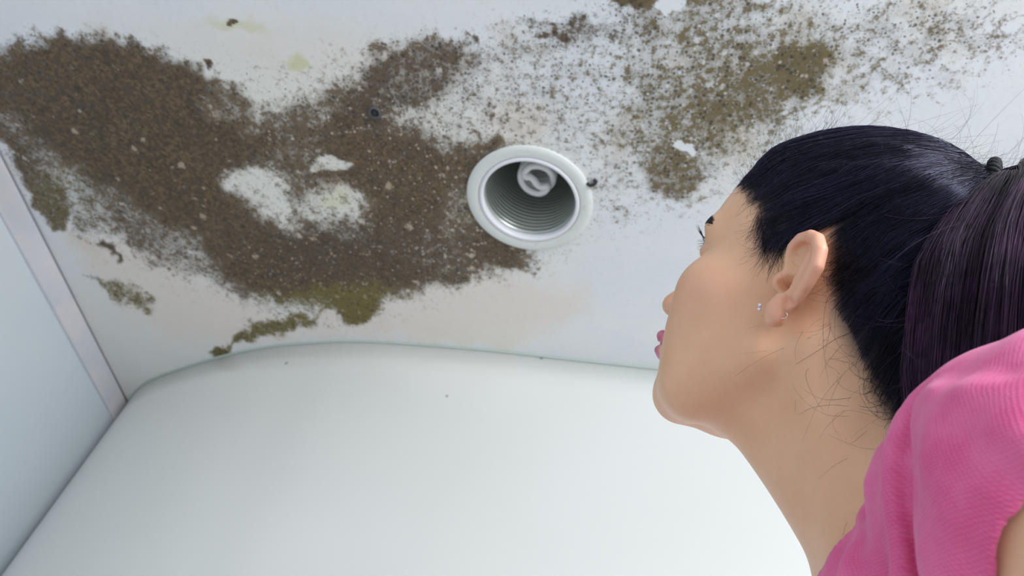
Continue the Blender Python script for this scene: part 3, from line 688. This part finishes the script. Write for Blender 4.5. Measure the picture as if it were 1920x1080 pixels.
grp(na, 700, (.15, .4, (0, .5, -.3)), .4, .6, 2.2, 2.2, .3)
sd = (e_ > .6) & (HV[:, 0] < -3)
grp(sd, 150, (.35, .8, (0, 0, 0)), .45, 2, 5, 2.5, .3)
Wp = np.concatenate(W_); 
hb_ = lambda P: np.minimum(head_sdf(P), body_sdf(h2w(P)))
d_ = hb_(Wp.reshape(-1, 3)); g_ = grad(hb_, Wp.reshape(-1, 3)); push = np.clip(.05-d_, 0, 2)[:, None]*g_
Wp = (Wp.reshape(-1, 3)+push).reshape(Wp.shape)
st = hair_mesh('stray_hair', Wp, np.linspace(.0075, .003, 18)[None]*(.8+.5*rng.random((len(Wp), 1))), m_hair); st['kind'] = 'stuff'
i0 = rng.choice(np.arange(7, 24), 260); j0 = rng.choice(N_, 260); r0 = tp[j0, i0]; rad0 = r0-axis[i0]
Wt = wisps(axis[i0]+rad0, rad0/np.linalg.norm(rad0, axis=1)[:, None]*.6+Tn[i0]*.9+rng.normal(size=(260, 3))*.3, 2+5*rng.random(260), 2.2)
st2 = hair_mesh('stray_hair', Wt, np.linspace(.0085, .0035, 18)[None]*(.8+.5*rng.random((len(Wt), 1))), m_tail, tail); st2['kind'] = 'stuff'

# earring: crystal stud with a thin wire loop behind the lobe
m_crys = mat('earring_crystal', (.80, .76, .84), .08, .6); m_wire = mat('earring_silver', (.8, .78, .84), .15, 1)
er = bpy.data.objects.new('earring', None); COL.objects.link(er); er.parent = person
def earp(u, v, nn_): return EO+EU*u+EN*nn_+np.array([0, 0, v])
ball(earp(-.72, -2.08, .72), .14, 'crystal', m_crys, er, seg=14); ball(earp(-.70, -2.34, .70), .12, 'crystal', m_crys, er, seg=14)
lp = [earp(.45+.34*math.cos(t), -2.35+.28*math.sin(t), .2-.35*math.cos(t)) for t in np.linspace(0, 2*math.pi, 30)]
v_w, f_w = sweep(h2w(np.array(lp)), .028, 8, False); mesh('wire_loop', to_m(np.array(v_w))-ORI, f_w, m_wire, er)

# pink top: a thin shell over the body, cut at the neckline and the sleeve hem
NL = np.array([(15.8, 19.5, 20.0), (14.8, 21.6, 20.2), (14.3, 24.3, 20.1), (14.6, 27.4, 19.9), (14.9, 31, 19.2), (15.1, 34.8, 17.7)])
NL = smooth_curve(NL, 14); NL = np.concatenate([NL, (NL*[1, -1, 1]+[0, 72, 0])[::-1]])
CR = np.array([(13.9, 19.9, 20.6), (13.3, 21.0, 20.1), (12.85, 21.9, 19.7), (12.5, 22.5, 19.0), (12.0, 22.97, 16.73), (12.1, 23.69, 15.13), (12.6, 24.68, 13.26), (12.8, 26.2, 10)])
NBD = smooth_curve([(14.6, 20.3, 19.6), (13.9, 21.5, 19.7), (13.1, 22.55, 19.3), (12.3, 23.5, 17.6), (12.2, 24.25, 15.8), (12.5, 25.25, 13.6), (12.7, 26.6, 11), (12.5, 28.5, 7)], 24)
FO = [([(12.9, 20.8, 18.4), (12.35, 21.1, 15.9), (12.3, 22.2, 14.2), (12.6, 23.5, 12.5)], .28), ([(13.3, 19.4, 17.2), (12.75, 20.2, 15.2), (12.6, 21.4, 13.8), (12.8, 22.7, 12.2)], .24), ([(13.8, 18.9, 17.2), (13.3, 19.1, 15.6), (13.1, 19.9, 14.3)], .2),
      ([(13.4, 29.4, 18.0), (12.0, 29.2, 15.5), (11, 30.4, 12)], .3), ([(17, 19.4, 21.0), (15, 18.3, 18.0), (14, 18.6, 15.0)], .25)]
def cloth_sdf(P):
    d_ = body_sdf(P)-.5
    d_ = smin(d_, s_chain(P, NL+np.array([.75, 0, -1.0]), [1.05]*len(NL)), 2.2)
    near = (np.abs(P[:, 1]-24) < 10) & (P[:, 2] > 0); e = d_[near]; Q_ = P[near]
    e = smax(e, -s_chain(Q_, CR+np.array([-.22, -.12, 0]), [.2, .4, .6, .65, .7, .7, .6, .4]), .15)
    e = smin(e, s_chain(Q_, NBD+np.array([-.12, .05, 0]), [.50]*len(NBD)), .2)
    e = smax(e, -s_chain(Q_, [(13.0, 25.2, 19.2), (11.9, 25.4, 17.4), (12.0, 26.4, 15.4), (12.5, 27.6, 13), (12, 29, 9)], [.2, .45, .5, .45, .2]), .4)
    e = smin(e, s_chain(Q_, [(13.9, 26.2, 19.9), (13.0, 26.8, 18.2), (12.9, 27.4, 16.2), (12.9, 28.6, 14)], [.5, .6, .6, .5]), 1.0)
    for pts, a_ in FO:
        e = smin(e, s_chain(Q_, pts, [a_]*len(pts)), 1.4)
    e = e--.10*np.sin(Q_[:, 1]*2.3+Q_[:, 2]*.55+1.2*np.sin(Q_[:, 2]*.7))*np.clip((22-Q_[:, 2])/4, 0, 1)
    d_[near] = e; return d_
def zn(y): return np.interp(np.abs(y-36), [0, 1.2, 5, 8.6, 11.7, 14.4, 16, 17.5], [17.7, 17.75, 19.2, 19.95, 20.15, 20.7, 23, 40])
def shirt_sdf(P):
    d_ = cloth_sdf(P); e = smax(d_, -(d_+.28), .08)
    back = np.clip((P[:, 0]-17)/5, 0, 1)*1.5
    e = smax(e, P[:, 2]-zn(P[:, 1])-back, .12)
    for S_, s in ((SHL, -1), (SHR, 1)):
        arm = s_chain(P, [S_, S_+np.array([1.8, s*5.5, -20])], [6.5, 6.0])
        yy = P[:, 1] if s < 0 else 72-P[:, 1]
        cut = .6*yy+.8*P[:, 2]-(22.6 if s < 0 else 21.0)      # beyond the hem when negative
        e = smax(e, -smax(arm, cut, .05), .12)
    return e
SV, SQ = surface(shirt_sdf, (4, 8, -40), (36, 66, 27), .16, 4)
m_sh = mat('pink_knit', (.78, .10, .30), .85, Sheen_Weight=.35, Sheen_Roughness=.4)
m_sh.node_tree.nodes['Principled BSDF'].inputs['Sheen Tint'].default_value = (1, .7, .85, 1)
n = NT(m_sh); tc = n.n('ShaderNodeTexCoord').outputs['Object']
wv = n.n('ShaderNodeTexWave', wave_type='BANDS', bands_direction='Y'); n.l(tc, wv.inputs['Vector']); wv.inputs['Scale'].default_value = 260; wv.inputs['Distortion'].default_value = 2.5; wv.inputs['Detail'].default_value = 2; wv.inputs['Detail Scale'].default_value = 1.5
wh = n.n('ShaderNodeTexWave', wave_type='BANDS', bands_direction='Z'); n.l(tc, wh.inputs['Vector']); wh.inputs['Scale'].default_value = 240; wh.inputs['Distortion'].default_value = 2.5; wh.inputs['Detail'].default_value = 2
kn = n.math('ADD', n.math('MULTIPLY', wv.outputs['Fac'], .5), n.math('MULTIPLY', wh.outputs['Fac'], .5))
c_ = n.mix(n.ramp(n.noise(tc, 35, 4, .6), .3, .7), (.76, .085, .27), (.85, .16, .37))
c_ = n.mix(n.ramp(kn, .3, .9, 0., .22), c_, (.9, .35, .52))
n.l(c_, n.p.inputs['Base Color']); n.bump(n.math('ADD', kn, n.noise(tc, 400, 3)), .0005, .5)
shirt = mesh('shirt', to_m(SV)-ORI, SQ, m_sh, person)
nb = NL[np.abs(NL[:, 1]-36) < 14.5]+np.array([-.12, 0, .0]); nb[:, 2] = zn(nb[:, 1])-.12
nbp = surface(lambda P: smax(s_chain(P, nb+[.25, 0, 0], [.42]*len(nb)), -(cloth_sdf(P)-.02), .1), (8, 12, 10), (24, 60, 26), .12, 3)
band = mesh('neckband', to_m(nbp[0])-ORI, nbp[1], m_sh, shirt)
